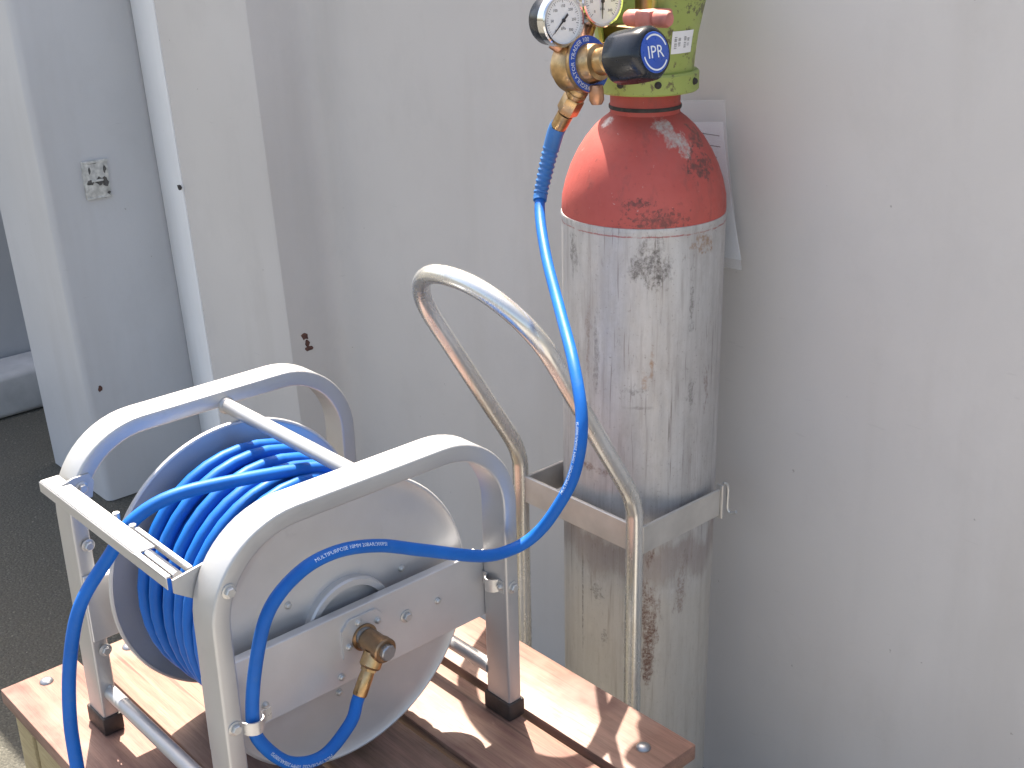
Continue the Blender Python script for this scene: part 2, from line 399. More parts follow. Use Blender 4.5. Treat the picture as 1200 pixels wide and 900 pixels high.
bm = NB(); rg_ = random.Random(21)
for k_ in range(2600):                                   # loose grit lying on the asphalt
    x, y = rg_.uniform(-2.7, -.36), rg_.uniform(-.9, 1.0); q = rg_.uniform(.0010, .0032)*(1.7 if rg_.random() < .06 else 1)
    vs = [bm.verts.new((x+q*math.cos(a)*rg_.uniform(.6, 1.2), y+q*math.sin(a)*rg_.uniform(.6, 1.2), GZ+.0003)) for a in (0, 1.6, 3.2, 4.8)]
    tp_ = bm.verts.new((x, y, GZ+q*rg_.uniform(.5, .9)))
    for a, b in zip(vs, vs[1:]+vs[:1]): bm.faces.new((a, b, tp_))
g = obj('grit', bm, 'grit', origin=(0, 0, GZ)); g['kind'] = 'stuff'; g['label'] = 'loose grit and small stones lying on the dark ground'; g['category'] = 'grit'

# ------------------------------------------------------------------ steel walls
def arc2(cx, cy, r, a0, a1, n=6): return [(cx+r*math.cos(R(a0+(a1-a0)*i/n)), cy+r*math.sin(R(a0+(a1-a0)*i/n))) for i in range(n+1)]
LEAN = (-.0280, -.0313)                     # the walls flare outwards a little towards the top
zp = lambda u, v, w: Vector((u+LEAN[0]*min(w, 1.), v+LEAN[1]*min(w, 1.), w))
# corner block: faces along x (left) and along y (right) that meet in a soft fold
cb = thing('steel_corner_block', 'tall grey painted steel corner left of the pale vertical strip, with a torn latch plate', 'steel block', (-2.10, .82, GZ))
bm = NB(); r_ = .018
poly = [(-2.275, 1.4), (-2.275, .688)] + [(-2.26, .674)] + arc2(-1.93-r_, .672+r_, r_, 270, 360, 8) + [(-1.93, .9565), (-1.93, 1.4)]
prism(bm, poly, GZ+.002, 1.0, zp); obj('panel', bm, 'wall_blue', cb)
bm = NB(); prism(bm, poly, 1.002, 1.40, zp); obj('upper_panel', bm, 'wall_blue', cb)
# torn latch plate, screwed on the right face of the block
bm = NB(); box(bm, (-1.941, .757, .255), (-1.9300, .820, .346), .003)
lp = obj('latch_plate', bm, 'bare', cb)
for a_, b_ in (((-1.9305, .757, .340), (-1.9285, .820, .346)), ((-1.9305, .757, .255), (-1.9285, .820, .260)), ((-1.9305, .757, .262), (-1.9288, .7615, .338)), ((-1.9305, .774, .296), (-1.9270, .803, .301))):
    bm = NB(); box(bm, a_, b_, .0006, 1); obj('rim', bm, 'bare', lp)
random.seed(3)
def blotch(bm, cx, cy, rx, ry, n, fn, h=.0012):
    pts = [((cx + rx*math.cos(2*math.pi*i/n)*random.uniform(.55, 1.15)), (cy + ry*math.sin(2*math.pi*i/n)*random.uniform(.55, 1.15))) for i in range(n)]
    prism(bm, pts, 0, h, fn)
fp1 = lambda u, v, w: Vector((-1.9302+w, .757+(u-.698)*1.07, .255+(v-.288)*1.07))
for cx, cy, rx, ry in ((.733, .327, .011, .010), (.746, .322, .008, .013), (.712, .325, .009, .006), (.748, .352, .004, .009), (.722, .369, .018, .003), (.735, .290, .018, .0025), (.712, .352, .003, .010), (.751, .298, .004, .004)):
    bm = NB(); blotch(bm, cx, cy, rx, ry, 11, fp1); obj('tear', bm, 'tear', lp)
fp1b = lambda u, v, w: Vector((-1.9238+w, u, v))
bm = NB(); blotch(bm, .715, -.213, .006, .010, 9, fp1b); obj('paint_chip', bm, 'chip', cb)

sw = thing('steel_wall', 'long light grey painted steel wall with a raised rib, behind the gas cylinder', 'wall', (0, 1.0, GZ))
bm = NB()
# plan outline of the folded sheet: rib face, rib side, concave bend, long flat face
poly = [(-1.5720, .8380)] + [(-1.216, .8380), (-1.2095, .8415)] + [(-1.184, .915), (-1.178, .930), (-1.168, .944), (-1.152, .954), (-1.120, .9600)] + [(2.6, .9600), (2.6, 1.06), (-1.5720, 1.06)]
prism(bm, poly, GZ+.002, 1.15, zp); obj('panel', bm, 'wall', sw, angle=40)
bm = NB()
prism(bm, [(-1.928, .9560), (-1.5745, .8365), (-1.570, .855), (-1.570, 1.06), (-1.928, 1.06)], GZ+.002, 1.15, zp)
tag(obj('corner_strip', bm, 'wall_strip', sw), 'wall strip beside the rib, its brightness painted into the colour')
random.seed(11)
for dz, dy, ww, hh in ((.062, .030, .008, .009), (.048, .034, .006, .011), (.035, .036, .008, .007)):
    bm = NB(); blotch(bm, .8415+dy, dz, ww, hh, 9, lambda u, v, w: Vector((-1.2093+(u-.8415)*.347+w+LEAN[0]*v, u+LEAN[1]*v, v))); obj('paint_chip', bm, 'chip', sw)
bm = NB(); blotch(bm, -1.5870, .327, .0065, .0075, 10, lambda u, v, w: Vector((u+LEAN[0]*0, .8372+LEAN[1]*v-w*4, v))); obj('screw_head', bm, 'grime', sw)
# structure that closes the gap far left
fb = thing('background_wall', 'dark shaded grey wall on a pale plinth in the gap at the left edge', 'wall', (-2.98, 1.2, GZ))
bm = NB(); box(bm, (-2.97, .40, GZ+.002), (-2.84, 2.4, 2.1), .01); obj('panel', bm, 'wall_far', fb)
bm = NB(); box(bm, (-2.835, .35, GZ+.002), (-2.66, 2.4, GZ+.135), .018, 3); obj('plinth', bm, 'concrete', fb)

# ------------------------------------------------------------------ bench
bench = thing('wooden_bench', 'low reddish brown slatted wooden bench under the hose reel', 'bench', (-.155, .215, GZ))
ys = [-.0565, .0550, .1670, .2785, .3905]; wid = [.0995, .1000, .0995, .1000, .0960]
for i, (y0, w0) in enumerate(zip(ys, wid)):
    bm = NB(); x0, x1 = -.490+random.uniform(-.002, .002), .180+random.uniform(-.0015, .0015)
    box(bm, (x0, y0, -.021), (x1, y0+w0, 0), .0022, 2)
    es = [e for e in bm.edges]; 
    obj('slat', bm, WOODS[i], bench)
    for xb in (-.4667, .1430):
        place('coach_bolt', ME_DOME, bench, Matrix.Translation((xb, y0+w0*.5, -.0004)))
for y0, y1 in ((-.046, -.020), (.450, .476)):
    bm = NB(); box(bm, (-.425, y0, -.100), (.125, y1, -.023), .003); obj('apron_rail', bm, 'frame_wood', bench)
for xa, xb in ((-.480, -.452), (.142, .170)):
    bm = NB(); box(bm, (xa, .020, -.100), (xb, .410, -.023), .003); obj('end_rail', bm, 'frame_wood', bench)
for xa in (-.482, .122):
    for ya in (-.048, .420):
        bm = NB(); box(bm, (xa, ya, GZ+.001), (xa+.05, ya+.058, -.0225), .003); obj('leg', bm, 'frame_wood', bench)
bm = NB(); box(bm, (-.462, .012, -.32), (-.447, .418, -.28), .003); obj('stretcher', bm, 'frame_wood', bench)
bm = NB(); box(bm, (.135, .012, -.32), (.150, .418, -.28), .003); obj('stretcher', bm, 'frame_wood', bench)

# ------------------------------------------------------------------ hose reel
L, H, WD, w, t = .381, .3805, .350, .040, .0195
reel = thing('hose_reel', 'silver steel hose reel with rounded side frames standing on the bench', 'hose reel', (-.175, .19, 0))
def side_frame(x0):
    rr = .100-t/2; y0, y1, z1 = t/2, L-t/2, H-t/2
    pts = [Vector((x0+w/2, y0, .006)), Vector((x0+w/2, y0, .15))]
    pts += [Vector((x0+w/2, y0+rr-rr*math.cos(a), z1-rr+rr*math.sin(a))) for a in (math.pi/2*i/14 for i in range(15))]
    pts += [Vector((x0+w/2, y1-rr+rr*math.sin(a), z1-rr+rr*math.cos(a))) for a in (math.pi/2*i/14 for i in range(15))]
    pts += [Vector((x0+w/2, y1, .15)), Vector((x0+w/2, y1, .006))]
    bm = NB(); sweep_plane(bm, pts, rrect(w, t, .0028, 3), (1, 0, 0)); return obj('side_frame', bm, 'silver', reel)
fr_near = side_frame(-w); fr_far = side_frame(-WD)
for x0 in (-w, -WD):
    for y0 in (0, L-t):
        bm = NB(); box(bm, (x0-.003, y0-.003, 0), (x0+w+.003, y0+t+.003, .024), .003); obj('foot', bm, 'rubber', reel)
def cyl_between(a, b, r, n=20):
    bm = NB(); a, b = Vector(a), Vector(b); lathe(bm, [(r, 0), (r, (b-a).length)], axis_mat(a, b-a), n); return bm
tt = obj('cross_tube', cyl_between((-WD+w-.001, .2035, .362), (-w+.001, .2035, .362), .0085), 'silver', reel)
for y in (.013, L-.013): obj('cross_tube', cyl_between((-WD+w-.001, y, .054), (-w+.001, y, .054), .0085), 'silver', reel)
for xx, sg in ((-WD+w, 1), (-w, -1)):                     # weld beads
    bm = NB(); lathe(bm, [(.0105, 0), (.0102, .0018), (.0087, .004)], axis_mat((xx, .2035, .362), (sg, 0, 0)), 16); obj('weld', bm, 'silver', tt)
# mounting plates with a folded lip
for x0, sg in ((-w-.0035, -1), (-WD+w+.0035, 1)):
    bm = NB(); box(bm, (min(x0, x0+sg*-.003), .002, .128), (max(x0, x0+sg*-.003), L-.002, .2135), .0008, 1)
    box(bm, (min(x0, x0+sg*.010), .022, .2095), (max(x0, x0+sg*.010), L-.022, .2125), .0008, 1)
    obj('mounting_plate', bm, 'plate', reel)
AY, AZ = .188, .183
XF = {'n': -.068, 'f': -.284}
for key, sg in (('n', 1), ('f', -1)):
    bm = NB(); m4 = axis_mat((XF[key], AY, AZ), (sg, 0, 0))
    lathe(bm, [(.02, -.0012), (.1632, -.0012), (.1656, -.0030), (.1678, -.0024), (.1690, 0), (.1678, .0024), (.1656, .0030), (.1632, .0012), (.150, .0004), (.06, .0004), (.056, .0012), (.02, .0012)], m4, 96)
    fl = obj('flange', bm, 'flange', reel, angle=45)
    for a in (24, 70, 144, 204, 259, 324):
        place('rivet', ME_RIVET, fl, axis_mat((XF[key]+sg*.0005, AY+.085*math.cos(R(a)), AZ+.085*math.sin(R(a))), (sg, 0, 0)))
    bm = NB(); lathe(bm, [(.0555, 0), (.0555, .008), (.0535, .0102), (.047, .0102), (.0455, .008), (.0455, .003), (.010, .003)], axis_mat((XF[key]+sg*.0012, AY, AZ), (sg, 0, 0)), 48); obj('hub_ring', bm, 'plate', reel)
obj('drum', cyl_between((XF['f'], AY, AZ), (XF['n'], AY, AZ), .06, 40), 'silver', reel)
obj('axle', cyl_between((-WD+.03, AY, AZ-.003), (-.03, AY, AZ-.003), .011, 20), 'steel_dark', reel)
# bolts on the near frame and plate
for p, d in (((0, .0205, .320), 1), ((0, .0100, .1725), 1), ((0, .3712, .1785), 1)): place('bolt', ME_BOLT, reel, axis_mat(p, (d, 0, 0)))
xp = -w-.0005
for yy, zz, me in ((.2488, .1756, ME_BOLT), (.2937, .1760, ME_RIVET), (.1594, .1189+.02, ME_RIVET), (.066, .150, ME_RIVET)):
    if zz > .135: place('bolt', me, reel, axis_mat((xp, yy, zz), (1, 0, 0)))
for p in ((-.306, .0098, .250), (-.306, .0098, .1135), (-.3095, .0098, .0600)): place('bolt', ME_BOLT if p[2] > .1 else ME_RIVET, reel, axis_mat((p[0]-.001, p[1]+.004, p[2]), (1, 0, 0)))
# swivel inlet
sc = (AY+.002, .177)
bm = NB(); oc = [(-.027, -.017), (-.017, -.027), (.017, -.027), (.027, -.017), (.027, .017), (.017, .027), (-.017, .027), (-.027, .017)]
prism(bm, oc, -w-.001, -w+.0025, lambda u, v, q: Vector((q, sc[0]+u, sc[1]+v))); swp = obj('swivel_plate', bm, 'plate', reel)
for u, v in ((-.02, -.004), (.019, .012), (.016, -.018), (-.006, .020)): place('rivet', ME_RIVET, swp, axis_mat((-w+.0022, sc[0]+u, sc[1]+v), (1, 0, 0)))
bm = NB(); e0 = Vector((-w+.002, sc[0], sc[1]))
lathe(bm, [(.0155, 0), (.0155, .003), (.0128, .004), (.0128, .030), (.0140, .0305), (.0140, .0385), (.0125, .040), (.0100, .040)], axis_mat(e0, (1, 0, 0)), 28); swv = obj('swivel_elbow', bm, 'brass_old', reel)
bm = NB(); lathe(bm, [(.0092, .038), (.0092, .0445), (.0080, .0458)], axis_mat(e0, (1, 0, 0)), 8); obj('end_plug', bm, 'steel_dark', swv)
sd = Vector((.003, -.022, -.034)).normalized(); sp = e0 + Vector((.024, -.002, -.004))
bm = NB(); lathe(bm, [(.0118, .004), (.0118, .018), (.0098, .0205)], axis_mat(sp, sd), 20); lathe(bm, [(.0092, .0205), (.0092, .0235)], axis_mat(sp, sd), 6)
lathe(bm, [(.0072, .0235), (.0078, .030), (.0078, .050), (.0072, .051)], axis_mat(sp, sd), 20); obj('hose_tail_fitting', bm, 'brass', swv)
HOSE_END = sp + sd*.046
# hose clips on the legs
bm = NB(); pth = [Vector((-.0045, t-.001, .166)), Vector((.004, t+.004, .166)), Vector((.0075, t+.011, .166)), Vector((.0042, t+.0195, .166)), Vector((-.005, t+.0235, .166)), Vector((-.006, t+.034, .166))]
sweep_plane(bm, catmull(pth, .002), [(-.007, -.0007), (.007, -.0007), (.007, .0007), (-.007, .0007)], (0, 0, 1)); obj('hose_clip', bm, 'bolt', reel)
bm = NB(); yb = L-t-.0005
pth = [Vector((-.040, yb, .180)), Vector((-.032, yb, .180)), Vector((-.029, yb-.006, .180)), Vector((-.022, yb-.010, .180)), Vector((-.015, yb-.006, .180)), Vector((-.012, yb-.001, .180)), Vector((-.004, yb, .180))]
sweep_plane(bm, catmull(pth, .002), [(-.008, -.0007), (.008, -.0007), (.008, .0007), (-.008, .0007)], (0, 0, 1)); obj('hose_clip', bm, 'bolt', reel)
place('bolt', ME_RIVET, reel, axis_mat((-.008, yb-.001, .180), (0, -1, 0)))
# hose guide across the front
gz = .3275
bm = NB()
box(bm, (-.339, -.0150, gz-.0012), (-.113, .0060, gz+.0012), .0006, 1)          # top lip
box(bm, (-.115, -.0165, gz-.0012), (-.050, -.0105, gz+.0012), .0006, 1)         # rim of the slot
box(bm, (-.339, -.0165, gz-.0120), (-.048, -.0155, gz+.0006), .0006, 1)         # front lip
gd = obj('guide_bar', bm, 'silver', reel)
bm = NB(); box(bm, (-.160, .0075, gz-.0012), (-.050, .0125, gz+.0022), .0006, 1); box(bm, (-.160, .0115, gz-.010), (-.050, .0130, gz), .0006, 1); obj('guide_rail', bm, 'silver', reel)
bm = NB(); prism(bm, [(-.0140, gz-.013), (-.0140, gz+.001), (.030, gz+.008), (.034, gz-.002), (.030, gz-.026), (.010, gz-.030)], -.0425, -.0405, lambda u, v, q: Vector((q, u, v))); obj('guide_bracket', bm, 'silver', reel)
bm = NB(); prism(bm, [(-.0130, gz-.011), (-.0130, gz), (.010, gz+.006), (.028, gz+.006), (.032, gz-.004), (.028, gz-.022), (.012, gz-.026)], -.3095, -.3075, lambda u, v, q: Vector((q, u, v))); gb2 = obj('guide_bracket', bm, 'silver', reel)
place('bolt', ME_BOLT, reel, axis_mat((-.3078, .0175, gz-.008), (1, 0, 0)))
obj('guide_roller', cyl_between((-.111, -.003, gz-.004), (-.052, -.003, gz-.004), .0055, 16), 'chrome', reel)
for x in (-.205, -.168): obj('guide_roller', cyl_between((x, .0095, gz-.022), (x, .0095, gz+.0025), .0035, 14), 'silver', reel)

# ------------------------------------------------------------------ hose wound on the reel, with its tail through the guide
HR = .0068
def wound():
    pts = []; rnd = random.Random(5)
    def P(th, r, x): return Vector((x, AY + r*math.cos(th), AZ + r*math.sin(th)))
    th = 0.
    def layer(x0, x1, turns, r0, wob, th):
        n = int(turns*40); ph = [rnd.uniform(0, 6.28) for _ in range(3)]
        for i in range(n):
            u = i/n; a = th + u*turns*2*math.pi
            x = x0 + (x1-x0)*u + wob*(.6*math.sin(a*.21+ph[0])+1.1*math.sin(a+ph[1]))*min(1, 8*u, 8*(1-u))
            x = max(XF['f']+.0085, min(XF['n']-.0085, x))
            pts.append(P(a, r0 + .0015*math.sin(a*1.0+ph[2]) + .0012*math.sin(a*.23), x))
        return th + turns*2*math.pi
    th = layer(-.2755, -.0785, 12.4, .1130, .0004, th)
    th = layer(-.080, -.272, 9.2, .1270, .0035, th)
    th = layer(-.270, -.086, 7.4, .1405, .0050, th)
    # last turn: ends at the top, heading to the front
    k = math.ceil((th - math.pi/2)/(2*math.pi))*2*math.pi + math.pi/2
    n = int((k-th)/(2*math.pi)*40)+1; x0 = pts[-1].x
    for i in range(1, n): 
        u = i/n; pts.append(P(th+(k-th)*u, .1405+.0135*u, x0+(-.150-x0)*u))
    return pts
wp = wound()
tail = [wp[-1], (-.158, .130, .3425), (-.176, .060, .3415), (-.1880, .018, .3230), (-.2020, -.004, .2880), (-.2165, -.038, .2360), (-.2215, -.057, .1740), (-.2240, -.067, .1050), (-.2120, -.073, .0450), (-.190, -.082, -.02), (-.15, -.11, -.12), (-.10, -.17, -.26), (-.06, -.26, -.38), (-.02, -.38, GZ+.008), (.05, -.55, GZ+.0072), (.16, -.75, GZ+.0072)]
tp = catmull([wp[-3], wp[-2]] + tail, .008)[2:]
bm = NB(); tube(bm, wp[:-1] + tp, .0073, 12)
tag(obj('wound_hose', bm, 'hose', origin=(-.175, .19, .04), angle=80), 'blue rubber hose coiled on the reel drum, its end hanging over the bench edge', 'hose')

# ------------------------------------------------------------------ gas cylinder
# cylinder, trolley, sleeve and regulator are drawn in a frame of their own (cylinder radius 0.1) and set to real size here
GS, GOFF = 1.12, Vector((-.1113, .0540, -.1098)); GL = -.3618
def settle(o): o.location = GOFF + o.location*GS; o.scale = (GS, GS, GS)
CX, CY = -.0780, .6690
gc = thing('gas_cylinder', 'tall weathered silver gas cylinder with red shoulder and lime green valve guard', 'gas cylinder', (CX, CY, 0))
gc.location = (CX, CY, 0)
IZ = Matrix.Translation((CX, CY, 0))
bm = NB(); lathe(bm, [(.085, GL+.000), (.094, GL+.004), (.0985, GL+.018), (.100, GL+.05), (.1000, .0), (.1000, .3), (.1000, .548)], IZ, 96); obj('body', bm, 'cyl', gc)
bm = NB(); lathe(bm, [(.0985, .545), (.1006, .546), (.1010, .549), (.1006, .552), (.0985, .553)], IZ, 96); obj('shoulder_seam', bm, 'cyl', gc)
bm = NB(); lathe(bm, [(.0995, .550), (.1000, .556), (.0992, .572), (.0950, .590), (.0888, .608), (.0806, .625), (.0706, .641), (.0600, .654), (.0510, .6625), (.0450, .667), (.0415, .670)], IZ, 96); obj('shoulder', bm, 'red', gc)
bm = NB(); lathe(bm, [(.0415, .668), (.0415, .6735), (.0425, .675), (.0425, .6795), (.0415, .681), (.0415, .702)], IZ, 64); obj('neck_ring', bm, 'red', gc)
bm = NB(); lathe(bm, [(.0428, .6752), (.0432, .676), (.0432, .679), (.0428, .6797)], IZ, 64); obj('neck_band', bm, 'grime', gc)
# valve guard: a ring and an open, flaring shell with a window towards the bench
bm = NB(); lathe(bm, [(.040, .696), (.0605, .696), (.0625, .698), (.0625, .717), (.0605, .7195), (.048, .7195)], IZ, 64); vg = obj('guard_ring', bm, 'green', gc)
for a in (-75, -35, 15): 
    aa = R(a); place('bolt', ME_GBOLT, vg, axis_mat((CX+.0622*math.cos(aa), CY+.0622*math.sin(aa), .709), (math.cos(aa), math.sin(aa), 0)))
bm = NB(); n = 56; rows = [(.0560, .719), (.0570, .735), (.0600, .760), (.0650, .785), (.0705, .810), (.0740, .835), (.0755, .845)]
gap0, gap1 = 248, 318                           # window of the guard, degrees round the axis
grid = {}
for i in range(n+1):
    a = R(gap1 + (360-(gap1-gap0))*i/n)
    for j, (rr, z) in enumerate(rows):
        for s_, off in ((0, 0), (1, -.004)): grid[i, j, s_] = bm.verts.new((CX+(rr+off)*math.cos(a), CY+(rr+off)*math.sin(a), z))
for i in range(n):
    for j in range(len(rows)-1):
        bm.faces.new((grid[i, j, 0], grid[i+1, j, 0], grid[i+1, j+1, 0], grid[i, j+1, 0])); bm.faces.new((grid[i, j, 1], grid[i, j+1, 1], grid[i+1, j+1, 1], grid[i+1, j, 1]))
    for j in (0, len(rows)-1): bm.faces.new((grid[i, j, 0], grid[i, j, 1], grid[i+1, j, 1], grid[i+1, j, 0]))
for i in (0, n):
    for j in range(len(rows)-1): bm.faces.new((grid[i, j, 0], grid[i, j+1, 0], grid[i, j+1, 1], grid[i, j, 1]))
obj('valve_guard', bm, 'green', gc)
# raised rib beside the window
bm = NB(); tube(bm, [Vector((CX+(rr+.0005)*math.cos(R(gap1+1)), CY+(rr+.0005)*math.sin(R(gap1+1)), z)) for rr, z in rows], .0030, 8); obj('guard_rib', bm, 'green', gc)
# sticker with printed lines on the guard
def guard_pt(a_deg, z, off=.0006):
    for (r0, z0), (r1, z1) in zip(rows, rows[1:]):
        if z <= z1: rr = r0+(r1-r0)*(z-z0)/(z1-z0); break
    else: rr = rows[-1][0]
    a = R(a_deg); return Vector((CX+(rr+off)*math.cos(a), CY+(rr+off)*math.sin(a), z))
def patch(bm, a0, a1, z0, z1, off, na=8, nz=3):
    vs = [[bm.verts.new(guard_pt(a0+(a1-a0)*i/na, z0+(z1-z0)*j/nz, off)) for j in range(nz+1)] for i in range(na+1)]
    for i in range(na):
        for j in range(nz): bm.faces.new((vs[i][j], vs[i+1][j], vs[i+1][j+1], vs[i][j+1]))
bm = NB(); patch(bm, 340, 371, .742, .767, .0009); stk = obj('sticker', bm, 'paper', gc)
for k, (txt, a) in enumerate((('I1lI IlI1', 345), ('1II lIl', 350), ('lI1I IlIl', 358), ('I1 lII', 363))):
    text_on('print', txt, .0052, lambda u, v, a=a: guard_pt(a + v/.062*57.3*-1, .7545+u, .0014), 'ink', stk)
# cylinder valve inside the guard
bm = NB(); lathe(bm, [(.018, .70), (.018, .725), (.014, .728), (.014, .80), (.010, .805)], IZ, 20); box(bm, (CX-.07, CY-.016, .742), (CX+.012, CY+.012, .768), .004); vl = obj('valve', bm, 'brass_old', gc)
bm = NB(); ya = .6005
lathe(bm, [(.0020, -.0300), (.0072, -.0290), (.0092, -.0255), (.0095, -.014), (.0080, -.010), (.0080, .010), (.0095, .014), (.0092, .0255), (.0072, .0290), (.0020, .0300)], axis_mat((-.0145, ya, .785), (1, .1, .02)), 20)
box(bm, (-.026, ya-.010, .776), (-.004, ya+.030, .794), .003); obj('valve_handle', bm, 'handle_red', gc)

# ------------------------------------------------------------------ plastic sleeve with delivery note, behind the cylinder
ds = thing('document_sleeve', 'clear plastic sleeve with a white paper, hanging behind the red cylinder shoulder', 'document sleeve', (-.08, .785, .68))
def sheet(name, m, x0, x1, z1, z0, y, parent, thick):
    bm = NB(); NX, NZ = 8, 16; V = {}
    for s_ in (0, 1):
        for i in range(NX+1):
            for j in range(NZ+1):
                u, v = i/NX, j/NZ; z = z1+(z0-z1)*v
                x = x0+(x1-x0)*u + .048*v**1.15
                V[s_, i, j] = bm.verts.new((x, y + .006*math.sin(u*2.6+v*2) - .004*v + s_*thick, z + .012*u*(1-.4*v)))
    for i in range(NX):
        for j in range(NZ):
            bm.faces.new([V[0, a, b] for a, b in ((i, j), (i+1, j), (i+1, j+1), (i, j+1))]); bm.faces.new([V[1, a, b] for a, b in ((i, j), (i, j+1), (i+1, j+1), (i+1, j))])
    for i in range(NX):
        for j in (0, NZ): bm.faces.new((V[0, i, j], V[0, i+1, j], V[1, i+1, j], V[1, i, j]))
    for j in range(NZ):
        for i in (0, NX): bm.faces.new((V[0, i, j], V[0, i, j+1], V[1, i, j+1], V[1, i, j]))
    return obj(name, bm, m, parent)
sheet('film', 'film', -.160, -.0475, .661, .462, .7770, ds, .0004)
pp = sheet('paper', 'paper', -.150, -.051, .634, .474, .7795, ds, .0003)
random.seed(4)
for k in range(9):
    bm = NB(); zz = .634-.012-k*.0135; v = (.634-zz)/(.634-.474); xr = -.051+.048*v**1.15
    box(bm, (xr-.07, .7765+.0045, zz+.006), (xr-random.uniform(.004, .012), .7768+.0045, zz+.0070)); obj('print', bm, 'ink', pp)

# ------------------------------------------------------------------ cylinder trolley
TX0, TX1, TY = -.1805, .0235, .5500
tr = thing('cylinder_trolley', 'zinc plated tubular cylinder trolley with looped handle, holding the gas cylinder', 'trolley', ((TX0+TX1)/2, .58, GZ))
ld = Vector((0, -.526, .850)); ld.normalize()
zb = .232
def limb(x, top):
    b = Vector((x, TY, zb)); return [Vector((x, TY, GL+.012)), Vector((x, TY, -.1)), Vector((x, TY, .10)), Vector((x, TY, zb-.030)), b + Vector((0, -.0025, -.006)), b + ld*.026] 
cx_ = (TX0+TX1)/2; hw = (TX1-TX0)/2; rr = hw
s_top = .352                                         # distance along the slope to the top of the loop
def lp3(u, s): return Vector((cx_+u, TY, zb)) + ld*s
pts = limb(TX0, 0) + [lp3(-hw, .10), lp3(-hw, .20)]
rc = .098
for i in range(0, 13):
    a = math.pi - math.pi*i/12; pts.append(lp3((hw-rc)*(-1 if i < 6 else 1 if i > 6 else 0) + rc*math.cos(a), s_top-rc+rc*math.sin(a)*1.0))
pts += [lp3(hw, .20), lp3(hw, .10)] + limb(TX1, 0)[::-1]
bm = NB(); tube(bm, catmull(pts, .006), .0108, 18); obj('handle_frame', bm, 'zinc', tr, angle=80)
bm = NB(); box(bm, (TX0+.009, TY-.002, .162), (TX1-.009, TY+.003, .200), .001, 1); obj('cross_bar', bm, 'zinc_bar', tr)
bm = NB(); box(bm, (TX0+.0085, TY+.004, .162), (TX0+.0125, .705, .200), .001, 1); obj('side_arm', bm, 'zinc_bar', tr)
bm = NB(); box(bm, (TX1+.0065, TY+.004, .162), (TX1+.0105, .700, .200), .001, 1)
rarm = obj('side_arm', bm, 'zinc_bar', tr)
for x in (TX0+.009, TX1+.0065, TX0+.0105, TX1-.0105):                       # welds
    bm = NB(); bmesh.ops.create_icosphere(bm, subdivisions=2, radius=1, matrix=Matrix.Translation((x, TY+.004, .181)) @ Matrix.Diagonal((.0032, .0036, .019, 1)))
    for v in bm.verts: v.co += Vector((random.uniform(-1, 1), random.uniform(-1, 1), random.uniform(-1, 1)))*.0006
    obj('weld', bm, 'zinc_bar', tr)
# latch at the end of the right arm
bm = NB(); box(bm, (TX1+.004, .700, .158), (TX1+.014, .7035, .206), .0008, 1)
lt = obj('strap_latch', bm, 'zinc_bar', tr)
bm = NB(); tube(bm, catmull([(TX1+.010, .706, .207), (TX1+.013, .712, .200), (TX1+.013, .713, .168), (TX1+.020, .714, .164), (TX1+.026, .714, .168)], .003), .0022, 8); obj('latch_pin', bm, 'bolt', lt)
# low cradle, foot plate and wheels that the bench hides from the front
bm = NB(); box(bm, (TX0+.009, TY-.002, -.20), (TX1-.009, TY+.003, -.162), .001, 1); obj('cross_bar', bm, 'zinc_bar', tr)

# ------------------------------------------------------------------ regulator
rg = thing('gas_regulator', 'brass gas regulator with two dial gauges and a black adjusting knob', 'regulator', (-.0594, .555, .738))
ra = Vector((.0975, 0, .0195)).normalized(); ro = Vector((-.0594, .555, .738))
RM = axis_mat(ro, ra)                              # local z = axis towards the knob
bm = NB(); lathe(bm, [(.010, -.050), (.016, -.046), (.022, -.038), (.0275, -.032), (.0285, -.024), (.0285, -.012), (.0270, -.009), (.0300, -.006), (.0310, -.002), (.0310, .0005), (.0225, .0008)], RM, 40); rb = obj('body', bm, 'brass', rg)
bm = NB(); lathe(bm, [(.0225, .0004), (.0215, .004), (.0205, .012), (.0195, .0135), (.0195, .017), (.0150, .019), (.0150, .031), (.0135, .0325), (.0135, .047)], RM, 36); obj('bonnet', bm, 'brass', rg)
bm = NB(); lathe(bm, [(.0215, .0008), (.0216, .0016), (.0304, .0016), (.0306, .0008)], RM, 48); rl = obj('label_ring', bm, 'blue_print', rg)
rx = RM.to_3x3() @ Vector((1, 0, 0)); ry = RM.to_3x3() @ Vector((0, 1, 0))
def ring_txt(r0, zoff, a0, sgn=1):
    def fn(u, v):
        a = a0 - u/r0*sgn; rr_ = r0 + v
        return ro + ra*zoff + (rx*math.cos(a) + ry*math.sin(a))*rr_
    return fn
text_on('print', 'REGULATOR TRADER 100', .0070, ring_txt(.0262, .0019, R(170)), 'white_ink', rl)
def flute(a, z): return 1.0 + (.045*(1-abs(math.cos(3.5*a))**.7) if z < .096 else .02*(1-abs(math.cos(3.5*a))))
bm = NB(); lathe(bm, [(.0190, .046), (.0262, .0465), (.0282, .050), (.0288, .066), (.0282, .085), (.0272, .093), (.0240, .0975), (.0222, .0978)], RM, 64, True, flute); kn = obj('knob', bm, 'black', rg, angle=50)
bm = NB(); lathe(bm, [(.0212, .0970), (.0212, .0986), (.0205, .0990)], RM, 40); kc = obj('knob_cap', bm, 'blue_print', kn)
def cap_fn(rot, off=(0, 0)):
    c, s_ = math.cos(rot), math.sin(rot)
    def fn(u, v):
        u, v = u+off[0], v+off[1]; U, V_ = u*c-v*s_, u*s_+v*c
        return ro + ra*.0993 + (rx*U + ry*V_)
    return fn
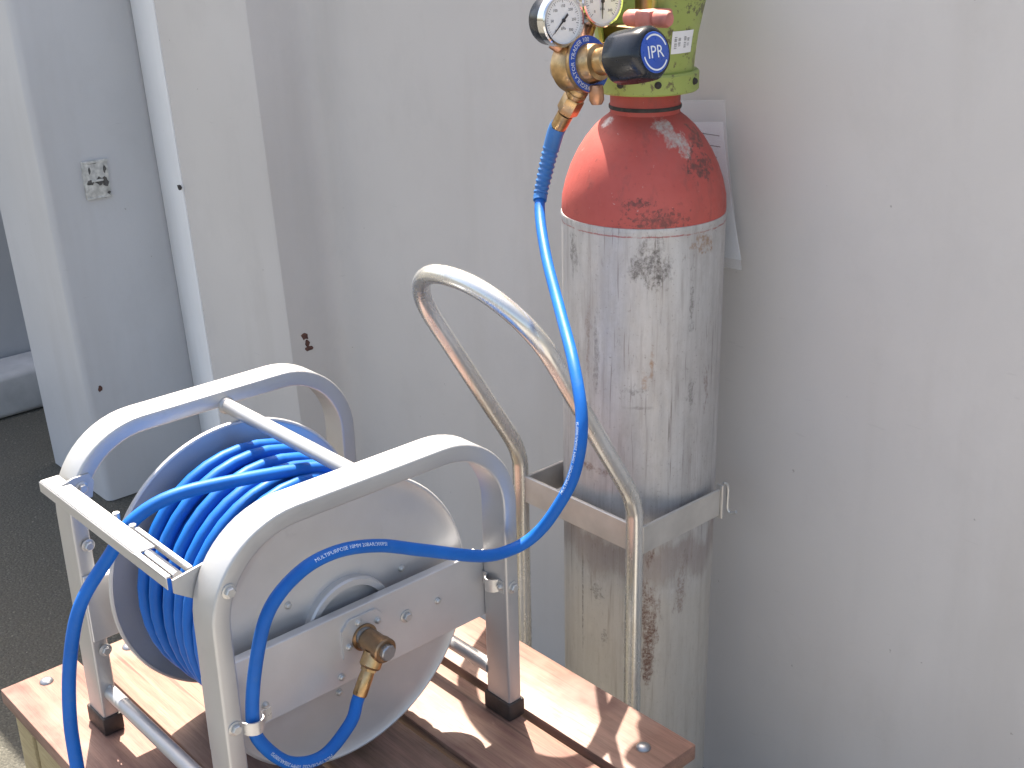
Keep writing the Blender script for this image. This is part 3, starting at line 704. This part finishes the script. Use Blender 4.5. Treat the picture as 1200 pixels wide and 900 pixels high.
# find the sign so that the lettering reads upright from outside
text_on('print', 'IPR', .0185, cap_fn(R(0)), 'white_ink', kc)
for a0, a1 in ((20, 130), (190, 330)):
    bm = NB(); m_ = 18; V0 = []
    for i in range(m_+1):
        a = R(a0+(a1-a0)*i/m_); V0.append([bm.verts.new(ro+ra*.0993+(rx*math.cos(a)+ry*math.sin(a))*q) for q in (.0170, .0188)])
    for p, q in zip(V0, V0[1:]): bm.faces.new((p[0], p[1], q[1], q[0]))
    obj('print', bm, 'white_ink', kc)
def gauge(c, d, needle):
    m4 = axis_mat(c, d); X = m4.to_3x3() @ Vector((1, 0, 0)); Y = m4.to_3x3() @ Vector((0, 1, 0)); D = Vector(d).normalized(); c = Vector(c)
    bm = NB(); lathe(bm, [(.018, -.030), (.0255, -.0285), (.0270, -.025), (.0270, -.010)], m4, 40); ga = obj('gauge', bm, 'black', rg)
    bm = NB(); lathe(bm, [(.0272, -.0105), (.0285, -.0095), (.0285, .0005), (.0272, .0022), (.0250, .0022), (.0245, -.0005)], m4, 48, False); obj('bezel', bm, 'chrome', ga)
    bm = NB(); lathe(bm, [(.0248, -.0012), (.0248, -.0006)], m4, 40); di = obj('dial', bm, 'dial', ga)
    bm = NB()
    for k in range(41):
        a = R(225-270*k/40); r0, r1, hw_ = (.0185, .0222, .00028) if k % 5 == 0 else (.0202, .0222, .00018)
        e = X*math.cos(a)+Y*math.sin(a); pz = X*-math.sin(a)+Y*math.cos(a); o_ = c - D*.0003
        bm.faces.new([bm.verts.new(q) for q in (o_+e*r0-pz*hw_, o_+e*r1-pz*hw_, o_+e*r1+pz*hw_, o_+e*r0+pz*hw_)])
    obj('scale_marks', bm, 'ink', di)
    for k, tx in enumerate(('0', '50', '100', '150', '200', '250', '300')):
        a = R(225-270*k/6); e = X*math.cos(a)+Y*math.sin(a)
        text_on('print', tx, .0042, lambda u, v, e=e: c - D*.0002 + e*.0150 + X*u + Y*v, 'ink', di)
    text_on('print', 'kPa', .0046, lambda u, v: c - D*.0002 + X*u + Y*(v-.0085), 'ink', di)
    a = R(needle); e = X*math.cos(a)+Y*math.sin(a); pz = X*-math.sin(a)+Y*math.cos(a); o_ = c + D*.0006
    bm = NB(); prism(bm, [(-.0085, -.0013), (-.0085, .0013), (-.001, .0010), (.0190, .0003), (.0190, -.0003), (-.001, -.0010)], 0, .0004, lambda u, v, q: o_+e*u+pz*v+D*q)
    lathe(bm, [(.0022, .0004), (.0022, .0016)], m4, 14); obj('needle', bm, 'ink', ga)
    return ga
gdir = (.985, -.10, .03)
g1c = Vector((-.0735, .530, .7855)); g2c = Vector((-.0775, .595, .8010))
gauge(g1c, gdir, 225); gauge(g2c, (.985, -.16, .03), 268)
for gcn, y2 in ((g1c, .546), (g2c, .566)):
    bm = NB(); a_ = gcn - Vector(gdir)*.020 + Vector((0, 0, -.024)); b_ = Vector((-.082, y2, .748)); tube(bm, [a_, (a_+b_)/2, b_], .0070, 12); obj('gauge_stem', bm, 'copper', rg)
bm = NB(); lathe(bm, [(.013, 0), (.013, .016), (.010, .018), (.010, .05)], axis_mat((-.090, .575, .742), (.15, 1, .1)), 6); obj('inlet_nut', bm, 'copper', rg)
bm = NB(); lathe(bm, [(.0075, 0), (.0085, .006), (.0085, .016), (.0060, .021)], axis_mat((-.0490, .556, .716), (.05, 0, -1)), 12); obj('relief_stub', bm, 'copper', rg)
# outlet: hose nuts in line with the hose sleeve
o0 = Vector((-.0660, .555, .7217)); o1 = Vector((-.1074, .552, .6610)); od = (o1-o0).normalized()
bm = NB(); lathe(bm, [(.0085, -.006), (.0085, .006), (.0100, .008), (.0115, .010), (.0115, .014)], axis_mat(o0, od), 18); obj('outlet_stub', bm, 'brass_old', rg)
bm = NB(); lathe(bm, [(.0110, .012), (.0118, .0135), (.0118, .018), (.0108, .019), (.0118, .020), (.0118, .024), (.0105, .026)], axis_mat(o0, od), 20); obj('flashback_body', bm, 'brass', rg)
bm = NB(); lathe(bm, [(.0118, .026), (.0128, .0275), (.0128, .046), (.0112, .048)], axis_mat(o0, od), 6); obj('hex_nut', bm, 'brass', rg)

for o_ in (gc, ds, tr, rg): settle(o_)

# ------------------------------------------------------------------ supply hose, regulator to reel
q0 = Vector((-.2344, .6720, .6264))
sup = [(-.2168, .6733, .6523), (-.2269, .6726, .6375), q0, (-.2401, .6588, .5768), (-.2317, .6397, .5353), (-.1642, .5856, .4954), (-.0650, .5125, .4637), (.0132, .4574, .4315), (.0554, .4278, .3831), (.0618, .4100, .3300), (.0483, .3925, .2852), (.0311, .3782, .2545), (.0200, .3550, .2420), (.0180, .3125, .2490), (.0140, .2371, .2840), (.0120, .1820, .3100), (.0100, .1334, .3210), (.0080, .0915, .3140), (.0050, .0565, .2850), (.0000, .0390, .2290), (-.0040, .0315, .1700), (-.0045, .0385, .1370), (-.0030, .0670, .0990), (-.0015, .1052, .0880), (-.0030, .1420, .1090), HOSE_END + sd*.012, HOSE_END - sd*.004]
SP = catmull(sup, .005); SF = frames(SP)
bm = NB(); tube(bm, SP, HR, 14)
sh = tag(obj('supply_hose', bm, 'hose', origin=q0, angle=80), 'blue hose looping from the regulator down to the reel inlet', 'hose')
# ferrule and ribbed bend sleeve at the regulator end
cum = [0.]
for a, b in zip(SP, SP[1:]): cum.append(cum[-1]+(b-a).length)
def at_len(s):
    i = max(k for k, c in enumerate(cum) if c <= s); i = min(i, len(SP)-2); u = (s-cum[i])/(cum[i+1]-cum[i])
    f0, f1 = SF[i], SF[i+1]; return SP[i].lerp(SP[i+1], u), [x.lerp(y, u).normalized() for x, y in zip(f0, f1)]
bm = NB(); ps = [at_len(s)[0] for s in (0, .006, .012, .018, .024)]; tube(bm, ps, lambda u: .0106 if u < .8 else .0099, 16); obj('ferrule', bm, 'brass', sh)
s0, s1 = .022, .122; n_ = 92; path = [at_len(s0+(s1-s0)*i/n_)[0] for i in range(n_+1)]
def ribs(u):
    base = .0110 - .0024*u
    return base + (.0009*(math.sin((u-.30)*2*math.pi*14)) if .30 < u < .92 else 0.0003)
bm = NB(); tube(bm, path, ribs, 16); obj('bend_sleeve', bm, 'sleeve', sh, angle=60)
# print along the hose
def hose_print(txt, smid, dirn, size, ph=None, flip=1):
    """dirn: world vector the lettering faces"""
    def fn(u, v):
        s = smid + u*flip; p, (t_, a, b) = at_len(min(max(s, 0), cum[-1]-.001)); d = Vector(dirn)
        d = (d - t_*d.dot(t_)).normalized(); e = t_.cross(d)*flip; an = v/HR
        return p + (HR+.00015)*(d*math.cos(an) - e*math.sin(an))
    me = fontmesh(txt, size); bm = NB(); bm.from_mesh(me); bpy.data.meshes.remove(me); bmesh.ops.triangulate(bm, faces=bm.faces)
    for v in bm.verts: v.co = Vector(fn(v.co.x, v.co.y))
    return obj('print', bm, 'hose_print', sh)
def near_s(p): return cum[min(range(len(SP)), key=lambda i: (SP[i]-Vector(p)).length)]
TXT = 'MULTIPURPOSE 10MM 20BAR/300PSI'
hose_print(TXT, near_s((.010, .150, .318)), (.8, 0, .6), .0052, flip=-1)
hose_print(TXT, near_s((-.0030, .075, .096)), (.9, .05, -.05), .0052, flip=-1)
hose_print(TXT, near_s((.060, .415, .345)), (-.05, -.95, .3), .0052, flip=-1)
